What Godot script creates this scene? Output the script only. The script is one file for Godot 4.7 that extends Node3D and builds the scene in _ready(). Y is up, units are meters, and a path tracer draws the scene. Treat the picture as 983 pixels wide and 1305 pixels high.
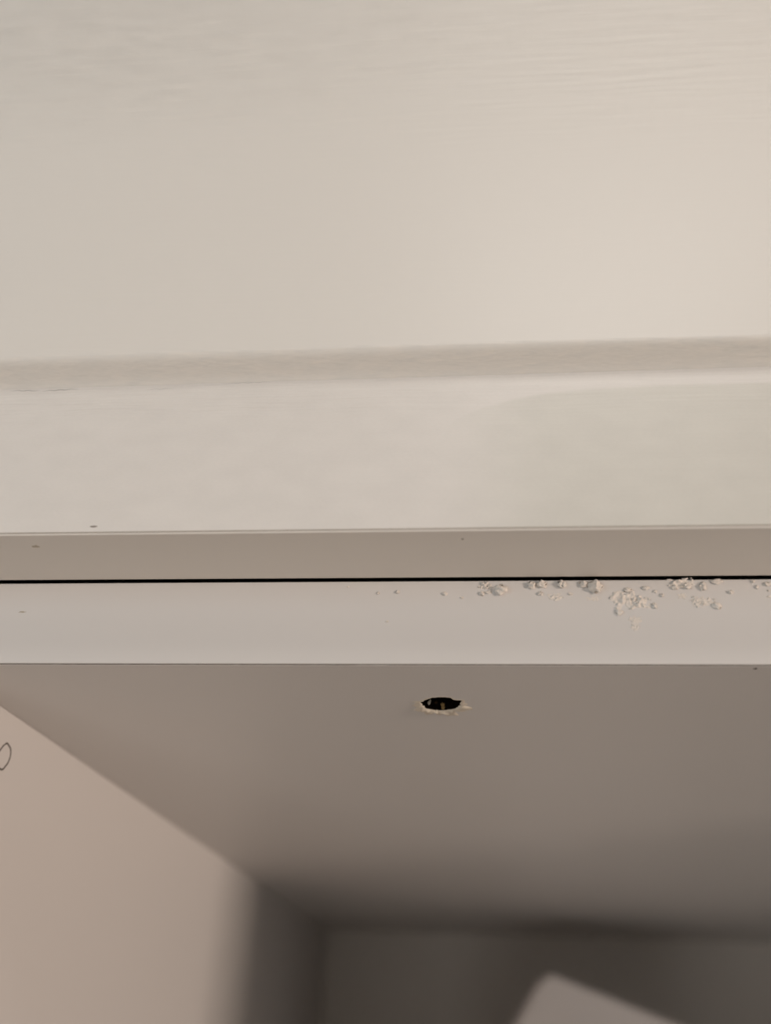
extends Node3D
# A cupboard looked up into from close by: the closed door above, the front edge and underside of the dividing shelf, the open compartment below.
# All shapes are written in metres from the eye point EYE; the cabinet stands on the floor at y = 0.

const EYE := Vector3(0, 1.35, 0)
const SHELF_BOTTOM := 0.049466      # underside of the dividing shelf, above the eye
const SHELF_TOP := 0.065466
const FACE := -0.12387              # front edge of the carcass
const INNER_LEFT := -0.08921
const INNER_RIGHT := 0.279
const INNER_BACK := -0.655
const BOARD := 0.016
const FLOOR_Y := -0.252             # top of the compartment's own floor
const DOOR_BOTTOM := 0.06567
const DOOR_BACK := -0.1233
const DOOR_FRONT := -0.1068
const FIELD_FRONT := -0.1024        # face of the raised field
const OUTER_LEFT := -0.505
const DOOR_L := -0.5035
const DOOR_R := 0.2935
const DOOR_TOP := 0.78

const KEY := 2.55
const LOW := 0.42  # added low fill, standing in for light bounced up from below
const COOL := 1.55  # added fill for the cool light from the left
const TOP := 0.62  # added overhead fill, lifts the door above the shelf face

var M := {}
var used := {}

# ---------------------------------------------------------------- helpers

func numbered(called: String) -> String:
	if not used.has(called):
		used[called] = 0
		return called
	used[called] += 1
	return "%s_%03d" % [called, used[called]]

func tag(o: Node, label: String, category: String, group := "") -> void:
	o.set_meta("label", label)
	o.set_meta("category", category)
	if group:
		o.set_meta("group", group)

func begin() -> SurfaceTool:
	var st := SurfaceTool.new()
	st.begin(Mesh.PRIMITIVE_TRIANGLES)
	return st

func commit(called: String, st: SurfaceTool, material: Material, parent: Node, at := Vector3.ZERO, label := "") -> MeshInstance3D:
	var o := MeshInstance3D.new()
	st.generate_normals()
	o.mesh = st.commit()
	o.material_override = material
	o.name = called if parent != self else numbered(called)
	o.position = at
	if label:
		o.set_meta("label", label)
	parent.add_child(o, true)
	return o

# one quad whose corners run clockwise as seen from its front
func quad(st: SurfaceTool, a: Vector3, b: Vector3, c: Vector3, d: Vector3, smooth := -1) -> void:
	st.set_smooth_group(smooth)
	for p in [a, b, c, a, c, d]:
		st.add_vertex(p)

func tri_facing(st: SurfaceTool, a: Vector3, b: Vector3, c: Vector3, out: Vector3, smooth := -1) -> void:
	st.set_smooth_group(smooth)
	var flip := (b - a).cross(c - a).dot(out) > 0.0     # front faces run clockwise
	for p in ([a, c, b] if flip else [a, b, c]):
		st.add_vertex(p)

func box(st: SurfaceTool, lo: Vector3, hi: Vector3, r := 0.0) -> void:
	# a box with its twelve edges chamfered by r
	var pts := PackedVector3Array()
	var c := (lo + hi) / 2.0
	var h := (hi - lo) / 2.0
	var axes := [Vector3.RIGHT, Vector3.UP, Vector3.BACK]
	for n in 3:
		for s in [-1.0, 1.0]:
			var u: Vector3 = axes[(n + 1) % 3]
			var v: Vector3 = axes[(n + 2) % 3]
			var w: Vector3 = axes[n] * s
			var o: Vector3 = c + w * h[n]
			var hu: float = h[(n + 1) % 3] - r
			var hv: float = h[(n + 2) % 3] - r
			tri_facing(st, o - u * hu - v * hv, o + u * hu - v * hv, o + u * hu + v * hv, w)
			tri_facing(st, o - u * hu - v * hv, o + u * hu + v * hv, o - u * hu + v * hv, w)
	if r <= 0.0:
		return
	for n in 3:
		var i := (n + 1) % 3
		var j := (n + 2) % 3
		for si in [-1.0, 1.0]:
			for sj in [-1.0, 1.0]:
				var a: Vector3 = axes[i] * si
				var b: Vector3 = axes[j] * sj
				var along: Vector3 = axes[n] * (h[n] - r)
				var p: Vector3 = c + a * h[i] + b * (h[j] - r)
				var q: Vector3 = c + a * (h[i] - r) + b * h[j]
				tri_facing(st, p - along, p + along, q + along, a + b)
				tri_facing(st, p - along, q + along, q - along, a + b)
	for sx in [-1.0, 1.0]:
		for sy in [-1.0, 1.0]:
			for sz in [-1.0, 1.0]:
				var s := Vector3(sx, sy, sz)
				tri_facing(st, c + s * Vector3(h.x, h.y - r, h.z - r), c + s * Vector3(h.x - r, h.y, h.z - r), c + s * Vector3(h.x - r, h.y - r, h.z), s)

# a profile of (z, y) points swept along x; shape(x, i, p) may bend it; pts run from the bottom back round the front to the top
func sweep(st: SurfaceTool, profile: Array, xs: Array, bend: Callable, smooth: Array, uv = null) -> void:
	for k in xs.size() - 1:
		for i in profile.size() - 1:
			var c := []
			for e in [[k, i], [k, i + 1], [k + 1, i + 1], [k + 1, i]]:
				var p: Vector2 = bend.call(xs[e[0]], e[1], profile[e[1]])
				c.append(Vector3(xs[e[0]], p.y, p.x))
			st.set_smooth_group(smooth[i])
			for q in [c[0], c[1], c[2], c[0], c[2], c[3]]:
				if uv != null:
					st.set_uv(uv.call(q))
				st.add_vertex(q)

func straight(_x: float, _i: int, p: Vector2) -> Vector2:
	return p

func span(a: float, b: float, n: int) -> Array:
	var out := []
	for i in n + 1:
		out.append(lerpf(a, b, float(i) / n))
	return out

func noise(seed_: int, freq: float, octaves := 3) -> FastNoiseLite:
	var n := FastNoiseLite.new()
	n.noise_type = FastNoiseLite.TYPE_SIMPLEX_SMOOTH
	n.seed = seed_
	n.frequency = freq
	n.fractal_octaves = octaves
	return n

func noise_texture(seed_: int, freq: float, octaves: int, bump: float) -> NoiseTexture2D:
	var t := NoiseTexture2D.new()
	t.noise = noise(seed_, freq, octaves)
	t.width = 512
	t.height = 512
	t.seamless = true
	if bump > 0.0:
		t.as_normal_map = true
		t.bump_strength = bump
	return t

func paint(srgb: Color, rough: float, spec := 0.5) -> StandardMaterial3D:
	var m := StandardMaterial3D.new()
	m.albedo_color = srgb
	m.roughness = rough
	m.metallic_specular = spec
	return m

func byte(v: float) -> int:
	return clampi(roundi(v), 0, 255)

# ---------------------------------------------------------------- materials

func make_materials() -> void:
	# smooth white melamine of the carcass, with a very fine pearl grain
	var melamine := paint(Color(0.842, 0.824, 0.810), 0.42, 0.4)
	melamine.normal_enabled = true
	melamine.normal_texture = noise_texture(3, 0.09, 3, 2.0)
	melamine.normal_scale = 0.10
	melamine.uv1_triplanar = true
	melamine.uv1_scale = Vector3(30, 30, 30)
	M.melamine = melamine
	M.shelf_edge = paint(Color(0.853, 0.838, 0.825), 0.40, 0.4)
	M.back = paint(Color(0.885, 0.868, 0.845), 0.5, 0.35)
	M.glue = paint(Color(0.36, 0.30, 0.25), 0.8)
	M.door_glue = paint(Color(0.55, 0.49, 0.42), 0.7)
	M.chipboard = paint(Color(0.20, 0.145, 0.10), 0.95, 0.2)
	M.bore = paint(Color(0.075, 0.055, 0.042), 1.0, 0.1)  # shade inside the hole is painted into this near-black wall colour
	M.fibre = paint(Color(0.62, 0.52, 0.36), 0.9, 0.2)
	M.chip = paint(Color(0.83, 0.79, 0.73), 0.8, 0.3)
	M.dirt = paint(Color(0.45, 0.41, 0.37), 0.9, 0.2)
	M.faint_dirt = paint(Color(0.72, 0.68, 0.62), 0.9, 0.2)
	M.pencil = paint(Color(0.36, 0.33, 0.31), 0.6)
	M.filler = paint(Color(0.888, 0.858, 0.826), 0.95, 0.2)
	M.cardboard = paint(Color(0.95, 0.925, 0.915), 0.6, 0.3)
	M.plaster = paint(Color(0.80, 0.79, 0.775), 0.95, 0.2)
	M.boards = paint(Color(0.66, 0.62, 0.575), 0.6)
	M.grey_metal = paint(Color(0.3, 0.3, 0.31), 0.4)

# brushed paint: strokes run along x; strength(x, y) says how proud they stand
func stroke_map(w: int, h: int, x0: float, x1: float, y0: float, y1: float, strength: Callable, bump: float, wave: float) -> ImageTexture:
	var n1 := noise(11, 1.0, 3)
	var n2 := noise(12, 1.0, 2)
	var bend := noise(13, 60.0, 2)
	var data := PackedByteArray()
	data.resize(w * h)
	for j in h:
		var y := lerpf(y1, y0, (j + 0.5) / h)
		for i in w:
			var x := lerpf(x0, x1, (i + 0.5) / w)
			var yy := y + wave * bend.get_noise_2d(x * 0.5, y * 0.9)
			var v := 0.6 * n1.get_noise_2d(x * 20.0, yy * 430.0) + 0.4 * n2.get_noise_2d(x * 45.0, yy * 1000.0)
			data[j * w + i] = byte(127.0 + 120.0 * v * strength.call(x, y))
	var im := Image.create_from_data(w, h, false, Image.FORMAT_L8, data)
	im.convert(Image.FORMAT_RGBA8)
	im.bump_map_to_normal_map(bump)
	return ImageTexture.create_from_image(im)

func field_strength(x: float, y: float) -> float:
	return (0.05 + 0.95 * smoothstep(0.150, 0.225, y)) * (0.7 + 0.9 * smoothstep(0.03, -0.09, x)) * smoothstep(0.270, 0.255, y) * smoothstep(0.160, 0.135, absf(x))

func rail_strength(x: float, y: float) -> float:
	var near := smoothstep(0.086, 0.0975, y)
	return (0.06 + near * (0.10 + 0.85 * smoothstep(0.02, -0.07, x))) * smoothstep(0.100, 0.088, absf(x))

# upper edge of a slightly darker, yellower tone on the rail, fading out to the left
func tone_edge(x: float) -> float:
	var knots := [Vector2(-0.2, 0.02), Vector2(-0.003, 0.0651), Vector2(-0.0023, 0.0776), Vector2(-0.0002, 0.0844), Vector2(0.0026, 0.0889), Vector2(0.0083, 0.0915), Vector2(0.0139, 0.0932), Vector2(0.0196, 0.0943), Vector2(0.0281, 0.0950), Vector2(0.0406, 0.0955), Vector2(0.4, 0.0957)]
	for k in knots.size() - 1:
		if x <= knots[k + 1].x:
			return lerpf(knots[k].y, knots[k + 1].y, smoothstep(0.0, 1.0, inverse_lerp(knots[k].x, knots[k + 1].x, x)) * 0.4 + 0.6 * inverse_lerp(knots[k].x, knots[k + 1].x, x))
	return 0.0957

func crack(x: float, y: float) -> float:
	# hair cracks in the paint along the foot of the moulding
	var out := 0.0
	for c in [[-0.0830, -0.0765, 0.0983, 0.0981, 0.8], [-0.0803, -0.0735, 0.09915, 0.09935, 1.0], [-0.0765, -0.0690, 0.09800, 0.0983, 1.0], [-0.0560, -0.0500, 0.0977, 0.0979, 0.35], [-0.0420, -0.0310, 0.0987, 0.0989, 0.45]]:
		if x > c[0] and x < c[1]:
			var t: float = inverse_lerp(c[0], c[1], x)
			var line: float = lerpf(c[2], c[3], t) + 0.00006 * sin(x * 3000.0)
			out = maxf(out, c[4] * sin(t * PI) * (1.0 - smoothstep(0.00001, 0.00009, absf(y - line))))
	return out

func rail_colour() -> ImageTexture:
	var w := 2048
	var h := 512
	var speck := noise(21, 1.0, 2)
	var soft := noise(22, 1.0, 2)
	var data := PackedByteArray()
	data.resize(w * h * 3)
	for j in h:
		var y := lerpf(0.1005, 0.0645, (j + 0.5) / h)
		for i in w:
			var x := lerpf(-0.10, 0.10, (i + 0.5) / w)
			var edge_y := tone_edge(x)
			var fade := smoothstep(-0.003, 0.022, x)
			var darker := fade * (1.0 - smoothstep(-0.0004, 0.0004 + 0.0004 * fade, y - edge_y))
			var v := 1.0 - 0.044 * darker + (0.012 * soft.get_noise_2d(x * 90.0, y * 160.0) + 0.008 * speck.get_noise_2d(x * 900.0, y * 3000.0)) * smoothstep(0.100, 0.088, absf(x))
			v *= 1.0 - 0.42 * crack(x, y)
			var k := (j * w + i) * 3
			data[k] = byte(255.0 * 0.868 * v * (1.0 - 0.006 * darker))
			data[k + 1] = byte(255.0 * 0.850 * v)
			data[k + 2] = byte(255.0 * 0.830 * v * (1.0 - 0.014 * darker))
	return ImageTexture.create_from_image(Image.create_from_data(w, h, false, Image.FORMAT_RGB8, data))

func rail_uv(p: Vector3) -> Vector2:
	return Vector2((p.x + 0.10) / 0.20, (0.1005 - p.y) / 0.036)

func field_uv(p: Vector3) -> Vector2:
	return Vector2((p.x + 0.16) / 0.32, (0.27 - p.y) / 0.18)

# ---------------------------------------------------------------- the filler crumbs

func blob(w: float, h: float, d: float, seed_: int) -> SurfaceTool:
	var st := begin()
	var n := noise(seed_, 0.9, 3)
	var m := noise(seed_ + 500, 2.6, 2)
	var rows := 14
	var cols := 20
	var pt := func(i: int, j: int) -> Vector3:
		var a := PI * i / rows
		var b := TAU * (j % cols) / cols
		var u := Vector3(sin(a) * cos(b), sin(a) * sin(b), cos(a))
		var k := 1.0 + 0.55 * n.get_noise_3dv(u) + 0.22 * absf(m.get_noise_3dv(u)) * 2.0 - 0.12
		return Vector3(u.x * w / 2.0, u.y * h / 2.0, u.z * d * 0.62 + d * 0.38) * Vector3(k, k, k if u.z > 0.0 else 1.0)
	for i in rows:
		for j in cols:
			var c := [pt.call(i, j), pt.call(i, j + 1), pt.call(i + 1, j + 1), pt.call(i + 1, j)]
			if i > 0:
				tri_facing(st, c[0], c[1], c[2] if i < rows - 1 else c[3], c[0] - Vector3(0, 0, d * 0.38), 1)
			if i == 0:
				tri_facing(st, c[0], c[2], c[3], Vector3(0, 0, 1), 1)
			elif i < rows - 1:
				tri_facing(st, c[0], c[2], c[3], c[0] - Vector3(0, 0, d * 0.38), 1)
	return st

func crust(w: float, h: float, d: float, seed_: int) -> SurfaceTool:
	# a thin flaky scab: heights over an oval with a ragged outline and broken ridges
	var st := begin()
	var edge := noise(seed_, 1.0, 2)
	var fine := noise(seed_ + 700, 1.1, 2)
	var nx := 40
	var ny := 30
	var at := func(i: int, j: int) -> Vector3:
		var u := 2.0 * i / nx - 1.0
		var v := 2.0 * j / ny - 1.0
		var mask := 1.0 - Vector2(u, v).length() + 0.75 * edge.get_noise_2d(u * 1.6, v * 1.6) + 0.30 * fine.get_noise_2d(u, v)
		var z := -0.00003
		if mask > 0.10:
			z = d * (minf(1.0, (mask - 0.10) * 3.0) * maxf(0.12, 0.5 + 1.1 * fine.get_noise_2d(u * 1.2 + 5.0, v * 1.2)))
		return Vector3(u * w * 0.62, v * h * 0.62, z)
	for i in nx:
		for j in ny:
			var c := [at.call(i, j), at.call(i + 1, j), at.call(i + 1, j + 1), at.call(i, j + 1)]
			if maxf(maxf(c[0].z, c[1].z), maxf(c[2].z, c[3].z)) <= 0.0:
				continue
			tri_facing(st, c[0], c[1], c[2], Vector3(0, 0, 1), 1)
			tri_facing(st, c[0], c[2], c[3], Vector3(0, 0, 1), 1)
	return st

# a flat irregular smudge with a hair of thickness, facing out
func smudge(w: float, h: float, normal: Vector3, seed_: int) -> SurfaceTool:
	var st := begin()
	var n := noise(seed_, 1.4, 2)
	var side := Vector3.RIGHT
	var up := normal.cross(side)
	var ring := []
	for k in 18:
		var a := TAU * k / 18.0
		var r := 1.0 + 0.6 * n.get_noise_2d(cos(a) * 1.5, sin(a) * 1.5)
		ring.append(side * cos(a) * w / 2.0 * r + up * sin(a) * h / 2.0 * r)
	for k in 18:
		var a: Vector3 = ring[k]
		var b: Vector3 = ring[(k + 1) % 18]
		tri_facing(st, normal * 0.00004, a * 0.7 + normal * 0.00003, b * 0.7 + normal * 0.00003, normal, 1)
		tri_facing(st, a * 0.7 + normal * 0.00003, a, b, normal, 1)
		tri_facing(st, a * 0.7 + normal * 0.00003, b, b * 0.7 + normal * 0.00003, normal, 1)
	return st

# ---------------------------------------------------------------- the cabinet

func build_cabinet() -> void:
	var base := Vector3(-0.105, 0, -0.39)
	var cab := Node3D.new()
	cab.name = numbered("cabinet")
	cab.position = base
	add_child(cab)
	tag(cab, "white painted cupboard with a closed panelled door above an open compartment", "cabinet")
	var at := EYE - base
	build_shelf(cab, at)
	build_door(cab, at)
	# the rest of the carcass
	var left := begin()
	box(left, Vector3(INNER_LEFT - BOARD, FLOOR_Y, INNER_BACK), Vector3(INNER_LEFT, SHELF_BOTTOM - 0.00002, FACE), 0.0002)
	var side := commit("partition", left, M.melamine, cab, at)
	build_pencil_mark(side)
	var outer := begin()
	box(outer, Vector3(OUTER_LEFT, -1.28, INNER_BACK), Vector3(OUTER_LEFT + BOARD, 0.80, FACE), 0.0002)
	commit("side_panel", outer, M.melamine, cab, at)
	var right := begin()
	box(right, Vector3(INNER_RIGHT, -1.28, INNER_BACK), Vector3(INNER_RIGHT + BOARD, 0.80, FACE), 0.0002)
	commit("side_panel", right, M.melamine, cab, at)
	var back := begin()
	box(back, Vector3(OUTER_LEFT, -1.28, INNER_BACK - 0.008), Vector3(INNER_RIGHT + BOARD, 0.80, INNER_BACK))
	commit("back_panel", back, M.back, cab, at)
	var bottom := begin()
	box(bottom, Vector3(OUTER_LEFT + BOARD, FLOOR_Y - BOARD, INNER_BACK), Vector3(INNER_RIGHT, FLOOR_Y, FACE), 0.0002)
	commit("compartment_floor", bottom, M.melamine, cab, at)
	var top := begin()
	box(top, Vector3(OUTER_LEFT + BOARD, 0.80 - BOARD, INNER_BACK), Vector3(INNER_RIGHT, 0.80, FACE))
	commit("top_panel", top, M.melamine, cab, at)
	var plinth := begin()
	box(plinth, Vector3(DOOR_L, -1.25, DOOR_BACK), Vector3(DOOR_R, FLOOR_Y - 0.014, DOOR_FRONT), 0.0006)
	commit("lower_door", plinth, M.door, cab, at)
	var foot := begin()
	box(foot, Vector3(OUTER_LEFT, -1.35, INNER_BACK), Vector3(INNER_RIGHT + BOARD, -1.28, FACE - 0.03))
	commit("plinth", foot, M.melamine, cab, at)

func build_shelf(cab: Node3D, at: Vector3) -> void:
	var shelf := begin()
	var hole := Vector2(-0.0006, -0.1437)       # centre of the drilled hole, in x and z
	var n := noise(5, 1.0, 2)
	var ring := []
	var square := []
	var count := 64
	var rim := 0.0093
	for k in count:
		var a := TAU * k / count
		var r := 0.00365 * (1.0 + 0.10 * n.get_noise_2d(cos(a) * 3.0, sin(a) * 3.0) + 0.07 * n.get_noise_2d(cos(a) * 14.0, sin(a) * 14.0)) + (0.0007 * exp(-pow((wrapf(a - 0.45, -PI, PI)) / 0.10, 2.0)))
		ring.append(Vector3(hole.x + r * cos(a), SHELF_BOTTOM, hole.y + r * sin(a)))
		var s := rim / maxf(absf(cos(a)), absf(sin(a)))
		square.append(Vector3(hole.x + s * cos(a), SHELF_BOTTOM, hole.y + s * sin(a)))
	var down := Vector3.DOWN
	for k in count:
		var q := (k + 1) % count
		tri_facing(shelf, ring[k], square[k], square[q], down)
		tri_facing(shelf, ring[k], square[q], ring[q], down)
	var front := FACE - 0.00052                 # behind the edge band and its glue line
	var x0 := OUTER_LEFT + BOARD
	var x1 := INNER_RIGHT
	for r in [[x0, hole.x - rim, INNER_BACK, front], [hole.x + rim, x1, INNER_BACK, front], [hole.x - rim, hole.x + rim, INNER_BACK, hole.y - rim], [hole.x - rim, hole.x + rim, hole.y + rim, front]]:
		var a := Vector3(r[0], SHELF_BOTTOM, r[2])
		var b := Vector3(r[1], SHELF_BOTTOM, r[2])
		var c := Vector3(r[1], SHELF_BOTTOM, r[3])
		var d := Vector3(r[0], SHELF_BOTTOM, r[3])
		tri_facing(shelf, a, b, c, down)
		tri_facing(shelf, a, c, d, down)
	var t0 := Vector3(x0, SHELF_TOP, INNER_BACK)
	var t1 := Vector3(x1, SHELF_TOP, INNER_BACK)
	var t2 := Vector3(x1, SHELF_TOP, front)
	var t3 := Vector3(x0, SHELF_TOP, front)
	tri_facing(shelf, t0, t1, t2, Vector3.UP)
	tri_facing(shelf, t0, t2, t3, Vector3.UP)
	var drop := Vector3(0, SHELF_BOTTOM - SHELF_TOP, 0)
	for e in [[t0, t1, Vector3.FORWARD], [t1, t2, Vector3.RIGHT], [t3, t0, Vector3.LEFT]]:
		tri_facing(shelf, e[0], e[1], e[1] + drop, e[2])
		tri_facing(shelf, e[0], e[1] + drop, e[0] + drop, e[2])
	# front of the board, its melamine skin showing a ragged bright lip below the glue line
	var lip := noise(6, 1.0, 3)
	var xs := span(x0, x1, 800)
	sweep(shelf, [Vector2(front, SHELF_BOTTOM), Vector2(front, SHELF_TOP)], xs, straight, [-1])
	var board := commit("shelf", shelf, M.melamine, cab, at)
	# edge band: flat face, lower edge eased
	var band := begin()
	var b0 := SHELF_BOTTOM + 0.00012
	var prof := [Vector2(front, b0), Vector2(FACE - 0.00018, b0), Vector2(FACE - 0.00005, b0 + 0.00005), Vector2(FACE, b0 + 0.0002), Vector2(FACE, SHELF_TOP - 0.0002), Vector2(FACE - 0.00006, SHELF_TOP - 0.00005), Vector2(FACE - 0.0002, SHELF_TOP), Vector2(front, SHELF_TOP)]
	sweep(band, prof, span(x0, x1, 60), straight, [-1, 1, 1, -1, 2, 2, -1])
	var bd := commit("edge_band", band, M.shelf_edge, board)
	bd.set_meta("label", "smooth white front edge band")
	# the dark glue line under it, of varying width
	var glue := begin()
	var bend := func(x: float, i: int, p: Vector2) -> Vector2:
		return Vector2(p.x + (0.00022 * lip.get_noise_2d(x * 200.0, 1.0) if i == 0 else 0.0), p.y)
	sweep(glue, [Vector2(front - 0.00002, b0 - 0.00003), Vector2(FACE - 0.00016, b0 - 0.00002)], xs, bend, [-1])
	commit("glue_line", glue, M.glue, board)
	# the bore: ragged wall and blind end
	var bore := begin()
	var deep := Vector3(0, 0.013, 0)
	for k in count:
		var q := (k + 1) % count
		var inward: Vector3 = Vector3(hole.x, SHELF_BOTTOM, hole.y) - ring[k]
		for s in 5:
			var p0 := deep * s / 5.0
			var p1 := deep * (s + 1) / 5.0
			var j0: float = 0.0 if s == 0 else 0.10 * n.get_noise_2d(k * 0.9, s * 7.0)
			var j1: float = 0.10 * n.get_noise_2d(k * 0.9, s * 7.0 + 7.0)
			var l0: float = 0.0 if s == 0 else 0.10 * n.get_noise_2d(q * 0.9, s * 7.0)
			var l1: float = 0.10 * n.get_noise_2d(q * 0.9, s * 7.0 + 7.0)
			var inq: Vector3 = Vector3(hole.x, SHELF_BOTTOM, hole.y) - ring[q]
			tri_facing(bore, ring[k] + p0 + inward * j0, ring[q] + p0 + inq * l0, ring[q] + p1 + inq * l1, inward)
			tri_facing(bore, ring[k] + p0 + inward * j0, ring[q] + p1 + inq * l1, ring[k] + p1 + inward * j1, inward)
		tri_facing(bore, ring[k] + deep, ring[q] + deep, Vector3(hole.x, SHELF_BOTTOM + 0.013, hole.y), Vector3.DOWN)
	var bored := commit("screw_hole", bore, M.bore, board)
	bored.set_meta("label", "dark drilled hole through the white skin")
	# torn white skin round the hole, standing proud mostly on the far side
	var torn := begin()
	var rough := noise(8, 1.0, 3)
	var pts := func(k: int, s: int) -> Vector3:
		var a := TAU * (k % count) / count
		var far := clampf(0.5 - 0.5 * sin(a + 0.12), 0.0, 1.0)          # 1 on the side away from the front
		var ends := exp(-pow(wrapf(a - 5.95, -PI, PI) / 0.35, 2.0)) * 0.6 + exp(-pow(wrapf(a - 3.4, -PI, PI) / 0.3, 2.0)) * 0.4
		var amount := pow(far, 1.6) + ends * 0.4
		var u := Vector3(cos(a), 0, sin(a))
		var wide := (0.0003 + 0.0024 * amount) * (1.0 + 1.3 * rough.get_noise_2d(cos(a) * 5.0, sin(a) * 5.0))
		var t: float = [0.0, 0.12, 0.38, 0.7, 1.0][s]
		var high: float = [0.0, 0.8, 1.0, 0.55, 0.0][s] * 0.00050 * amount * (1.0 + 1.3 * rough.get_noise_2d(a * 6.0 + s * 9.0, s * 3.0))
		var r0: Vector3 = ring[k % count]
		return r0 + u * (wide * t) + Vector3(0, -maxf(high, 0.0) - (0.0 if s == 4 else 0.00001), 0)
	for k in count:
		for s in 4:
			tri_facing(torn, pts.call(k, s), pts.call(k + 1, s), pts.call(k + 1, s + 1), down, 1)
			tri_facing(torn, pts.call(k, s), pts.call(k + 1, s + 1), pts.call(k, s + 1), down, 1)
	var tr := commit("torn_rim", torn, M.chip, board)
	tr.set_meta("label", "pale chipped rim of the drilled hole")
	# loose wood fibres hanging inside
	for f in [[-0.0022, 0.0012, 0.0005, 0.0011, "chip"], [0.0004, 0.0008, 0.0008, 0.0014, "fibre"], [-0.0009, 0.0014, 0.0006, 0.0007, "dark"]]:
		var s := blob(f[2], f[3], 0.0004, 40 + int(f[0] * 1e5))
		var o := commit("wood_fibre", s, {"chip": M.chip, "fibre": M.fibre, "dark": M.chipboard}[f[4]], board, Vector3(hole.x + f[0], SHELF_BOTTOM + f[1], hole.y - sqrt(0.0036 * 0.0036 - f[0] * f[0]) + 0.0001))
		o.rotation.z = f[0] * 200.0
	# nick in the lower edge, and a faint yellow smear by the side
	commit("edge_nick", smudge(0.00075, 0.0006, Vector3.DOWN, 31), M.chipboard, board, Vector3(0.0517, SHELF_BOTTOM, -0.1254))
	commit("faint_smear", smudge(0.0014, 0.0003, Vector3(0, 0, 1), 32), M.faint_dirt, bd, Vector3(-0.0771, 0.0595, FACE))

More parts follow.
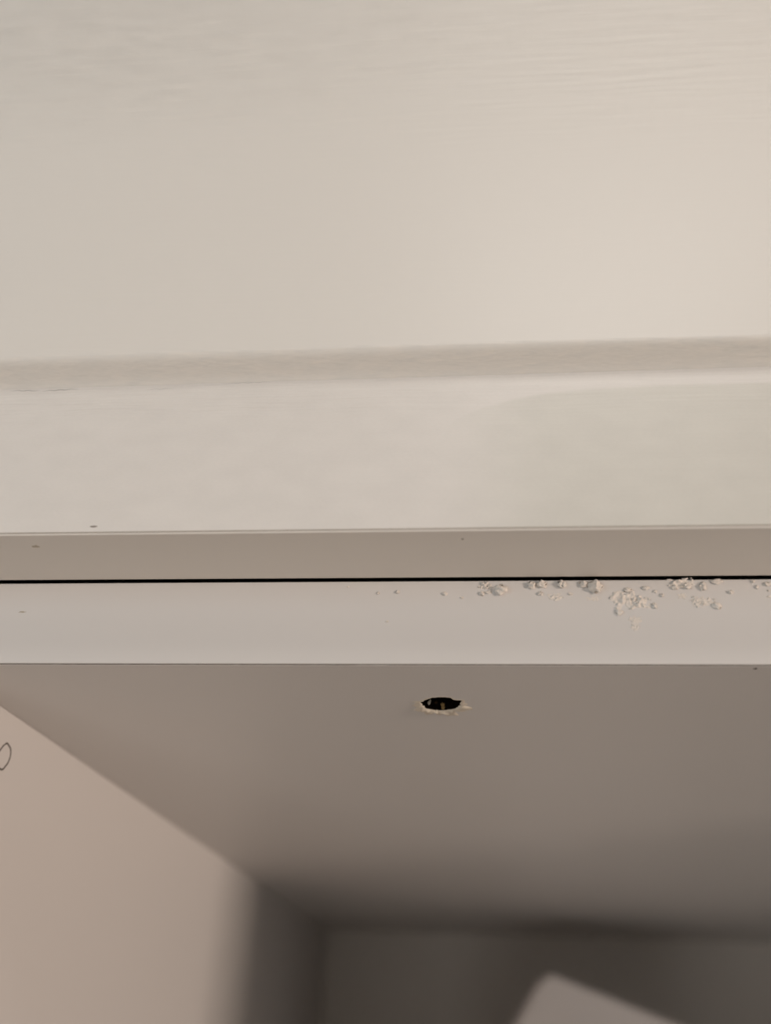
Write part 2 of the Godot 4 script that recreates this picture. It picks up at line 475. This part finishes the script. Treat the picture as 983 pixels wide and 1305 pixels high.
func build_door(cab: Node3D, at: Vector3) -> void:
	var door := Node3D.new()
	door.name = "door"
	door.position = at
	cab.add_child(door, true)
	door.set_meta("label", "white brush painted door with a raised field above a flat bottom rail")
	var xs := span(DOOR_L, DOOR_R, 320)
	var y := DOOR_BOTTOM
	# bottom edge: underside and a bright lip below the seam
	var edge := begin()
	sweep(edge, [Vector2(DOOR_BACK, y + 0.02), Vector2(DOOR_BACK, y + 0.0003), Vector2(DOOR_BACK + 0.0001, y + 0.0001), Vector2(DOOR_BACK + 0.0004, y), Vector2(-0.10720, y), Vector2(-0.10712, y + 0.00003), Vector2(-0.10708, y + 0.0001), Vector2(-0.10708, y + 0.00042)], span(DOOR_L, DOOR_R, 40), straight, [-1, 1, 1, -1, 2, 2, -1])
	var ed := commit("edge_strip", edge, M.door_edge, door)
	ed.set_meta("label", "bare downward facing bottom edge")
	var seam := begin()
	sweep(seam, [Vector2(-0.10709, y + 0.00040), Vector2(-0.10692, y + 0.00040)], xs, straight, [-1])
	commit("seam", seam, M.door_glue, door)
	# bottom rail
	var foot := func(x: float) -> float:
		return lerpf(0.09857, 0.09963, inverse_lerp(-0.0849, 0.0597, x))
	var head := func(x: float) -> float:
		return lerpf(0.10215, 0.10230, inverse_lerp(-0.0849, 0.0597, x))
	var wob := noise(9, 1.0, 2)
	var rail := begin()
	var rb := func(x: float, i: int, p: Vector2) -> Vector2:
		if i < 4:
			return p
		var f: float = foot.call(x) + 0.00010 * wob.get_noise_2d(x * 120.0, 0.0)
		return Vector2(p.x, [f - 0.0007, f - 0.0002, f][i - 4])
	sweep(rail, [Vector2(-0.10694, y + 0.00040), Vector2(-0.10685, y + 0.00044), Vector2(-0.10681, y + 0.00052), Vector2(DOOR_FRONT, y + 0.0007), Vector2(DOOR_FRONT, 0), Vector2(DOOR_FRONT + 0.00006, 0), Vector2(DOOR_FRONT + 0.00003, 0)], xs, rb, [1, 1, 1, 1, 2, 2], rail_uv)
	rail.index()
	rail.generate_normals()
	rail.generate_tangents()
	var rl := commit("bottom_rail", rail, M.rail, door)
	commit("dirt_speck", smudge(0.0013, 0.0003, Vector3(0, 0, 1), 33), M.dirt, rl, Vector3(-0.0585, 0.06714, DOOR_FRONT))
	commit("dirt_speck", smudge(0.0014, 0.0008, Vector3.DOWN, 34), M.faint_dirt, ed, Vector3(-0.0702, y, -0.11075))
	commit("dirt_speck", smudge(0.0004, 0.0004, Vector3.DOWN, 35), M.dirt, ed, Vector3(0.00344, y, -0.10965))
	# moulding: a hollow that turns down more and more towards the raised field
	var mould := begin()
	var steps := 16
	var prof := []
	var sm := []
	for i in steps + 1:
		prof.append(Vector2.ZERO)
		sm.append(1)
	var rise := [0.0]                       # how far each step stands proud, easing into the field at the top
	for i in steps:
		var m := (i + 0.5) / steps
		rise.append(rise[i] + (0.85 + 0.6 * smoothstep(0.0, 0.4, m)) * (1.0 - smoothstep(0.5, 1.0, m)))
	var whole: float = rise[steps]
	for i in steps + 1:
		rise[i] /= whole
	var mb := func(x: float, i: int, _p: Vector2) -> Vector2:
		var f: float = foot.call(x) + 0.00010 * wob.get_noise_2d(x * 120.0, 0.0)
		var h: float = head.call(x)
		var t := float(i) / steps
		var depth: float = FIELD_FRONT - DOOR_FRONT
		var out: float = depth * rise[i]
		out += 0.00005 * wob.get_noise_2d(x * 200.0, t * 9.0) * sin(t * PI)
		return Vector2(DOOR_FRONT + out, lerpf(f, h + 0.0011, t))
	sweep(mould, prof, span(DOOR_L, DOOR_R, 640), mb, sm)
	commit("moulding", mould, M.door, door)
	# raised field
	var field := begin()
	var fb := func(x: float, i: int, p: Vector2) -> Vector2:
		return Vector2(p.x, head.call(x) + 0.0011) if i == 0 else p
	var fp := [Vector2(FIELD_FRONT, 0), Vector2(FIELD_FRONT, 0.27), Vector2(FIELD_FRONT, DOOR_TOP), Vector2(DOOR_BACK, DOOR_TOP), Vector2(DOOR_BACK, y + 0.02)]
	sweep(field, fp, span(DOOR_L, DOOR_R, 40), fb, [1, 1, -1, -1], field_uv)
	field.index()
	field.generate_normals()
	field.generate_tangents()
	commit("raised_field", field, M.field, door)
	# closed ends of the door
	for s in [[DOOR_L, Vector3.LEFT], [DOOR_R, Vector3.RIGHT]]:
		var ends := begin()
		var outline := PackedVector2Array([Vector2(DOOR_BACK, y), Vector2(-0.1071, y), Vector2(DOOR_FRONT, y + 0.0005), Vector2(DOOR_FRONT, foot.call(s[0])), Vector2(FIELD_FRONT, head.call(s[0])), Vector2(FIELD_FRONT, DOOR_TOP), Vector2(DOOR_BACK, DOOR_TOP)])
		var idx := Geometry2D.triangulate_polygon(outline)
		for k in range(0, idx.size(), 3):
			var v := []
			for e in 3:
				v.append(Vector3(s[0], outline[idx[k + e]].y, outline[idx[k + e]].x))
			tri_facing(ends, v[0], v[1], v[2], s[1])
		commit("end_face", ends, M.door, door)

func build_pencil_mark(side: Node3D) -> void:
	# a handwritten 0 in pencil on the inside of the left panel; (z, y) in millimetres from the eye
	var line := [Vector2(-150.48, 41.72), Vector2(-151.09, 42.68), Vector2(-151.96, 43.48), Vector2(-152.53, 43.58), Vector2(-153.48, 43.29), Vector2(-154.07, 43.06), Vector2(-154.65, 42.29), Vector2(-154.82, 41.35), Vector2(-154.59, 40.24), Vector2(-154.01, 39.40), Vector2(-153.40, 38.69), Vector2(-152.46, 38.52), Vector2(-151.37, 38.70), Vector2(-150.33, 39.35), Vector2(-149.82, 40.45), Vector2(-150.48, 41.72)]
	var curve := Curve3D.new()
	for i in line.size():
		var p := Vector3(INNER_LEFT + 0.00003, line[i].y / 1000.0, line[i].x / 1000.0)
		var a: Vector2 = line[maxi(i - 1, 0)]
		var b: Vector2 = line[mini(i + 1, line.size() - 1)]
		var t := Vector3(0, (b.y - a.y), (b.x - a.x)) / 6000.0
		curve.add_point(p, -t, t)
	var pts := curve.tessellate(4, 3.0)
	var st := begin()
	var n := noise(14, 1.0, 2)
	for i in pts.size() - 1:
		var dirn := (pts[i + 1] - pts[i]).normalized()
		var off := dirn.cross(Vector3.RIGHT)
		var w0 := 0.00019 * (1.0 + 0.5 * n.get_noise_1d(i * 3.0))
		var w1 := 0.00019 * (1.0 + 0.5 * n.get_noise_1d((i + 1) * 3.0))
		tri_facing(st, pts[i] - off * w0, pts[i] + off * w0, pts[i + 1] + off * w1, Vector3.RIGHT)
		tri_facing(st, pts[i] - off * w0, pts[i + 1] + off * w1, pts[i + 1] - off * w1, Vector3.RIGHT)
	var o := commit("pencil_mark", st, M.pencil, side)
	o.set_meta("label", "pencilled 0 on the left inner side")

func build_crumbs() -> void:
	# kind, x and y of the centre, width, height and thickness in millimetres, label
	var list := [
		["crust", 7.63, 64.48, 1.96, 1.42, 0.43, "ragged double filler crumb under the gap, just left of the round cracked lump"],
		["blob", 6.94, 62.76, 0.83, 0.78, 0.39, "tiny crumb directly under the ragged crumb at the left end of the row"],
		["blob", 8.20, 63.06, 1.11, 0.62, 0.28, "small flat crumb between the ragged crumb and the round lump on its right"],
		["blob", 10.25, 63.44, 2.36, 1.88, 1.03, "round cracked filler lump hanging clear of the black gap, leftmost of the big lumps"],
		["blob", 15.76, 64.35, 1.52, 1.41, 0.78, "rounded crumb at the gap, left one of the touching pair in the middle"],
		["blob", 17.64, 64.49, 1.66, 1.41, 0.71, "rounded crumb at the gap, right one of the touching pair in the middle"],
		["blob", 17.29, 62.70, 0.82, 0.77, 0.39, "tiny crumb on its own below the touching pair of crumbs"],
		["blob", 21.15, 64.47, 1.51, 1.41, 0.78, "single egg shaped crumb against the black gap, right of the touching pair"],
		["crust", 19.83, 62.07, 2.18, 1.23, 0.15, "faint sprinkle of filler grains below the single egg shaped crumb"],
		["blob", 22.49, 62.67, 0.82, 0.54, 0.22, "faint flat crumb right of the sprinkle of filler grains"],
		["blob", 25.01, 64.53, 1.51, 1.25, 0.63, "crumb at the gap touching the left shoulder of the layered big lump"],
		["blob", 26.93, 63.97, 2.46, 2.33, 1.28, "biggest layered lump of filler with a cream ridge below the black gap"],
		["crust", 26.46, 61.73, 2.17, 0.76, 0.09, "faint row of filler grains under the biggest layered lump"],
		["crust", 31.59, 61.71, 3.77, 3.35, 0.37, "broad mottled filler patch, largest flaky area on the shelf edge"],
		["blob", 32.49, 63.32, 1.35, 0.93, 0.37, "slanting crumb on the upper edge of the broad mottled patch"],
		["crust", 34.39, 61.09, 2.81, 1.97, 0.43, "layered flaky clump joined to the right side of the broad mottled patch"],
		["blob", 35.66, 63.73, 1.22, 0.77, 0.35, "loose crumb above the layered flaky clump, near the black gap"],
		["blob", 37.18, 63.06, 0.67, 0.54, 0.27, "very small crumb up and right of the layered flaky clump"],
		["blob", 38.26, 62.29, 0.60, 0.61, 0.30, "very small crumb farther right of the layered flaky clump"],
		["blob", 36.61, 60.32, 0.73, 1.20, 0.37, "upright crumb standing right of the layered flaky clump"],
		["blob", 30.43, 59.04, 1.20, 1.05, 0.37, "slanting flake below the lower left of the broad mottled patch"],
		["crust", 32.89, 57.65, 1.98, 1.18, 0.12, "thin faint scale of filler low down on the shelf edge"],
		["crust", 32.84, 56.33, 1.31, 1.17, 0.14, "lowest faint scale of filler on the shelf edge"],
		["crust", 41.89, 64.65, 3.64, 1.71, 0.48, "wide lumpy clump pressed against the black gap on the right"],
		["blob", 40.66, 63.81, 1.08, 0.93, 0.46, "crumb hanging from the left end of the wide lumpy clump"],
		["blob", 42.85, 64.03, 1.21, 1.23, 0.66, "crumb hanging from the right end of the wide lumpy clump"],
		["crust", 41.71, 62.12, 1.33, 0.91, 0.11, "faint grains below the wide lumpy clump on the right"],
		["blob", 45.48, 63.94, 1.20, 1.54, 0.60, "rounded crumb with a dark left flank, alone right of the wide lumpy clump"],
		["blob", 47.99, 64.92, 2.01, 0.93, 0.42, "flat elongated crumb wedged under the black gap on the right"],
		["crust", 44.04, 61.05, 1.99, 1.81, 0.29, "angular upturned flake, left piece of the three piece flake"],
		["crust", 45.64, 61.11, 2.25, 1.35, 0.22, "flat middle piece of the three piece flake on the right"],
		["blob", 47.18, 60.21, 1.58, 1.19, 0.42, "slanting right tail piece of the three piece flake"],
		["blob", 50.09, 62.84, 0.86, 0.76, 0.38, "lone tiny crumb between the three piece flake and the right end"],
		["blob", 54.22, 64.96, 0.80, 0.62, 0.31, "tiny crumb under the black gap near the right end of the row"],
		["blob", 54.68, 63.80, 0.60, 0.69, 0.30, "tiny crumb just below the one under the gap near the right end"],
		["blob", 56.61, 64.41, 1.32, 0.77, 0.35, "rightmost flat crumb of the row, close to the black gap"],
		["blob", 56.50, 63.11, 0.53, 0.38, 0.15, "minute crumb beneath the rightmost flat crumb"],
		["blob", 56.31, 61.97, 0.79, 0.38, 0.13, "lowest minute flake at the right end of the row"],
		["blob", -8.05, 63.15, 0.64, 0.63, 0.38, "small bright crumb far left of the row, right one of two"],
		["blob", -11.58, 63.01, 0.50, 0.55, 0.25, "small dull crumb far left of the row, left one of two"],
		["blob", 0.39, 62.79, 0.98, 0.70, 0.32, "flat crumb on its own halfway between the far left crumbs and the row"],
		["blob", 3.44, 62.00, 0.56, 0.47, 0.16, "faint crumb low beside the left end of the crumb row"],
		["blob", -17.05, 64.31, 0.43, 0.32, 0.13, "faintest crumb at the far left, close under the black gap"],
		["blob", -9.80, 57.46, 0.55, 0.38, 0.15, "dark tiny crumb alone below the two far left crumbs"],
	]
	for k in list.size():
		var c = list[k]
		var w: float = c[3] / 1000.0
		var h: float = c[4] / 1000.0
		var d: float = c[5] / 1000.0
		var st := blob(w, h, d * 0.82, 100 + k) if c[0] == "blob" else crust(w, h, d, 100 + k)
		var o := commit("filler_crumb" if c[0] == "blob" else "filler_flake", st, M.filler, self, EYE + Vector3(c[1] / 1000.0, c[2] / 1000.0, FACE))
		tag(o, c[6], "filler crumb", "crumbs of dried filler stuck along the top of the shelf edge")

func build_box() -> void:
	# a pale box with an uneven gable top, standing on the compartment's floor
	var root := Node3D.new()
	root.name = numbered("carton")
	tag(root, "pale box with a slanting peaked top standing in the dim back of the compartment", "box")
	root.position = EYE + Vector3(0.068, FLOOR_Y + 0.0006, -0.47)
	add_child(root)
	var peak := Vector2(0.0546 - 0.068, 0.0184 - FLOOR_Y)
	var low := 0.0
	var outline := [peak, peak + Vector2(0.0777, -0.0257), Vector2(peak.x + 0.0841, peak.y - 0.0334), Vector2(peak.x + 0.0841, low), Vector2(peak.x - 0.0488, low), Vector2(peak.x - 0.0488, peak.y - 0.0651), Vector2(peak.x - 0.0380, peak.y - 0.0470), Vector2(peak.x - 0.0147, peak.y - 0.0145), Vector2(peak.x - 0.0094, peak.y - 0.0071), Vector2(peak.x - 0.0042, peak.y - 0.0018)]
	var body := begin()
	prism(body, outline, 0.045, 0.0022)
	commit("body", body, M.cardboard, root)
	var seam := begin()
	box(seam, Vector3(peak.x - 0.048, peak.y - 0.090, 0.0), Vector3(peak.x + 0.083, peak.y - 0.088, 0.0006), 0.0002)
	commit("fold_line", seam, M.cardboard, root)

# an outline pushed back from z = 0 by depth, its front and back edges chamfered by r
func prism(st: SurfaceTool, outline: Array, depth: float, r: float) -> void:
	var packed := PackedVector2Array(outline)
	if Geometry2D.is_polygon_clockwise(packed):
		packed.reverse()
	var inner: PackedVector2Array = Geometry2D.offset_polygon(packed, -r, Geometry2D.JOIN_MITER)[0]
	var idx := Geometry2D.triangulate_polygon(inner)
	for k in range(0, idx.size(), 3):
		var a := inner[idx[k]]
		var b := inner[idx[k + 1]]
		var c := inner[idx[k + 2]]
		tri_facing(st, Vector3(a.x, a.y, 0), Vector3(b.x, b.y, 0), Vector3(c.x, c.y, 0), Vector3.BACK)
		tri_facing(st, Vector3(a.x, a.y, -depth), Vector3(b.x, b.y, -depth), Vector3(c.x, c.y, -depth), Vector3.FORWARD)
	var n := packed.size()
	for k in n:
		var a := packed[k]
		var b := packed[(k + 1) % n]
		var side := Vector3((b - a).y, -(b - a).x, 0)
		var fa := Vector3(a.x, a.y, -r)
		var fb := Vector3(b.x, b.y, -r)
		var ba := Vector3(a.x, a.y, r - depth)
		var bb := Vector3(b.x, b.y, r - depth)
		tri_facing(st, fa, fb, bb, side)
		tri_facing(st, fa, bb, ba, side)
		var near := func(p: Vector2) -> Vector2:
			var best := inner[0]
			for q in inner:
				if q.distance_squared_to(p) < best.distance_squared_to(p):
					best = q
			return best
		var ia: Vector2 = near.call(a)
		var ib: Vector2 = near.call(b)
		for s in [[0.0, fa, fb, Vector3.BACK], [-depth, ba, bb, Vector3.FORWARD]]:
			var u := Vector3(ia.x, ia.y, s[0])
			var v := Vector3(ib.x, ib.y, s[0])
			var out: Vector3 = side.normalized() + s[3]
			tri_facing(st, s[1], s[2], v, out)
			tri_facing(st, s[1], v, u, out)

# ---------------------------------------------------------------- the room

func structure(called: String, lo: Vector3, hi: Vector3, material: Material) -> MeshInstance3D:
	var st := begin()
	box(st, lo - (lo + hi) / 2.0, hi - (lo + hi) / 2.0)
	var o := commit(called, st, material, self, (lo + hi) / 2.0)
	o.set_meta("kind", "structure")
	return o

func build_room() -> void:
	structure("floor", Vector3(-2.0, -0.1, -0.77), Vector3(2.7, 0.0, 2.7), M.boards)
	structure("ceiling", Vector3(-2.0, 2.5, -0.77), Vector3(2.7, 2.6, 2.7), M.plaster)
	structure("wall_back", Vector3(-2.0, 0.0, -0.77), Vector3(2.7, 2.5, -0.67), M.plaster)
	structure("wall_front", Vector3(-2.0, 0.0, 2.6), Vector3(2.7, 2.5, 2.7), M.plaster)
	structure("wall_left", Vector3(-2.0, 0.0, -0.67), Vector3(-1.9, 2.5, 2.6), M.plaster)
	structure("wall_right", Vector3(2.6, 0.0, -0.67), Vector3(2.7, 2.5, 2.6), M.plaster)

func glow(colour: Color, energy: float) -> StandardMaterial3D:
	var m := paint(Color(0.9, 0.9, 0.88), 0.6)
	m.emission_enabled = true
	m.emission = colour
	m.emission_energy_multiplier = energy
	return m

# a lit panel: housing, glowing diffuser and the area light just in front of it, facing `to`
func light_panel(called: String, label: String, where: Vector3, to: Vector3, size: Vector2, colour: Color, energy: float, shine: float, stand: bool) -> void:
	var root := Node3D.new()
	root.name = numbered(called)
	tag(root, label, "lamp")
	add_child(root)
	var up := Vector3.UP if absf((to - where).normalized().y) < 0.95 else Vector3.FORWARD
	root.look_at_from_position(where, to, up)
	var house := begin()
	box(house, Vector3(-size.x / 2 - 0.02, -size.y / 2 - 0.02, 0.004), Vector3(size.x / 2 + 0.02, size.y / 2 + 0.02, 0.05), 0.004)
	commit("housing", house, M.grey_metal, root)
	var face := begin()
	box(face, Vector3(-size.x / 2, -size.y / 2, 0.0), Vector3(size.x / 2, size.y / 2, 0.006))
	commit("diffuser", face, glow(colour, shine), root)
	if stand:
		var pole := begin()
		var drop: float = where.y
		var b := root.global_basis.inverse()
		var top := Vector3(0, 0, 0.03)
		for k in 12:
			var u := Vector3(cos(TAU * k / 12), 0, sin(TAU * k / 12))
			var v := Vector3(cos(TAU * (k + 1) / 12), 0, sin(TAU * (k + 1) / 12))
			for s in [[0.012, 0.012, 0.0, drop], [0.16, 0.16, drop - 0.02, drop]]:
				var a0: Vector3 = top + b * (u * s[0] + Vector3.DOWN * s[2])
				var a1: Vector3 = top + b * (v * s[0] + Vector3.DOWN * s[2])
				var c0: Vector3 = top + b * (u * s[1] + Vector3.DOWN * s[3])
				var c1: Vector3 = top + b * (v * s[1] + Vector3.DOWN * s[3])
				tri_facing(pole, a0, a1, c1, b * u)
				tri_facing(pole, a0, c1, c0, b * u)
				tri_facing(pole, a0, a1, top + b * (Vector3.DOWN * s[2]), b * Vector3.UP)
		commit("stand", pole, M.grey_metal, root)
	var lamp := AreaLight3D.new()
	lamp.name = "panel_light"
	lamp.area_size = size
	lamp.light_color = colour
	lamp.light_energy = energy
	lamp.area_range = 12.0
	lamp.area_attenuation = 2.0
	lamp.shadow_enabled = true
	lamp.position = Vector3(0, 0, -0.004)
	root.add_child(lamp)

# ---------------------------------------------------------------- the scene

func _ready() -> void:
	# camera: close under the cupboard, looking up into it
	var cam := Camera3D.new()
	cam.name = "camera"
	cam.transform = Transform3D(Basis(Vector3(0.997288, 0.029091, -0.067597), Vector3(0.012374, 0.839183, 0.543709), Vector3(0.072544, -0.543071, 0.836547)), EYE)
	cam.near = 0.01
	cam.far = 20.0
	cam.fov = 67.2
	var lens := CameraAttributesPhysical.new()
	lens.frustum_focal_length = 18.06
	lens.frustum_focus_distance = 0.142
	lens.frustum_near = 0.01
	lens.frustum_far = 20.0
	lens.exposure_aperture = 5.0
	cam.attributes = lens
	add_child(cam)
	cam.current = true
	var world := WorldEnvironment.new()
	world.name = "world"
	var env := Environment.new()
	env.background_mode = Environment.BG_COLOR
	env.background_color = Color(0.3, 0.32, 0.35)
	env.tonemap_mode = Environment.TONE_MAPPER_LINEAR
	env.tonemap_exposure = 1.0
	env.sdfgi_enabled = true
	env.ssao_enabled = true
	env.ssil_enabled = true
	world.environment = env
	add_child(world)
	make_materials()
	# lamps: a warm panel on a stand to the right, plus added unseen fill panels: broad and low, cool on the left, overhead
	light_panel("light_panel", "warm panel lamp on a tall stand to the right of the cupboard", Vector3(1.88, 1.25, 0.92), Vector3(0.0, 1.34, -0.2), Vector2(0.32, 0.30), Color(1.0, 0.92, 0.86), KEY, KEY * 0.3, true)
	light_panel("light_panel", "added broad fill panel on a low stand, tipped up towards the cupboard", Vector3(-0.40, 0.40, 1.25), Vector3(0.05, 1.42, -0.11), Vector2(1.0, 0.6), Color(1.0, 0.98, 0.96), LOW, LOW * 0.1, true)
	light_panel("wall_fill_panel", "added cool white fill panel on the left wall", Vector3(-1.85, 1.5, 1.2), Vector3(0.0, 1.5, 0.0), Vector2(0.6, 0.8), Color(0.83, 0.94, 1.0), COOL, COOL * 0.1, false)
	light_panel("ceiling_fill_panel", "added square white fill panel on the ceiling", Vector3(0.3, 2.44, 0.95), Vector3(0.3, 0.0, 0.95), Vector2(0.6, 0.6), Color(1.0, 0.98, 0.955), TOP, TOP * 0.1, false)
	make_door_materials()
	build_room()
	build_cabinet()
	build_box()
	build_crumbs()

func make_door_materials() -> void:
	var colour := Color(0.878, 0.862, 0.838)
	M.rail = paint(Color.WHITE, 0.38, 0.45)
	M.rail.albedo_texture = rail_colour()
	M.rail.normal_enabled = true
	M.rail.normal_texture = stroke_map(2048, 512, -0.10, 0.10, 0.0645, 0.1005, rail_strength, 4.0, 0.0004)
	M.rail.normal_scale = 1.0
	M.rail.texture_repeat = false
	M.field = paint(colour, 0.38, 0.45)
	M.field.normal_enabled = true
	M.field.normal_texture = stroke_map(1536, 1024, -0.16, 0.16, 0.09, 0.27, field_strength, 4.0, 0.0006)
	M.field.normal_scale = 1.0
	M.field.texture_repeat = false
	M.door = paint(colour, 0.40, 0.45)
	M.door.normal_enabled = true
	M.door.normal_texture = noise_texture(17, 0.03, 4, 5.0)
	M.door.normal_scale = 0.4
	M.door.uv1_triplanar = true
	M.door.uv1_scale = Vector3(5, 90, 90)
	M.door_edge = paint(Color(0.868, 0.845, 0.818), 0.5, 0.4)
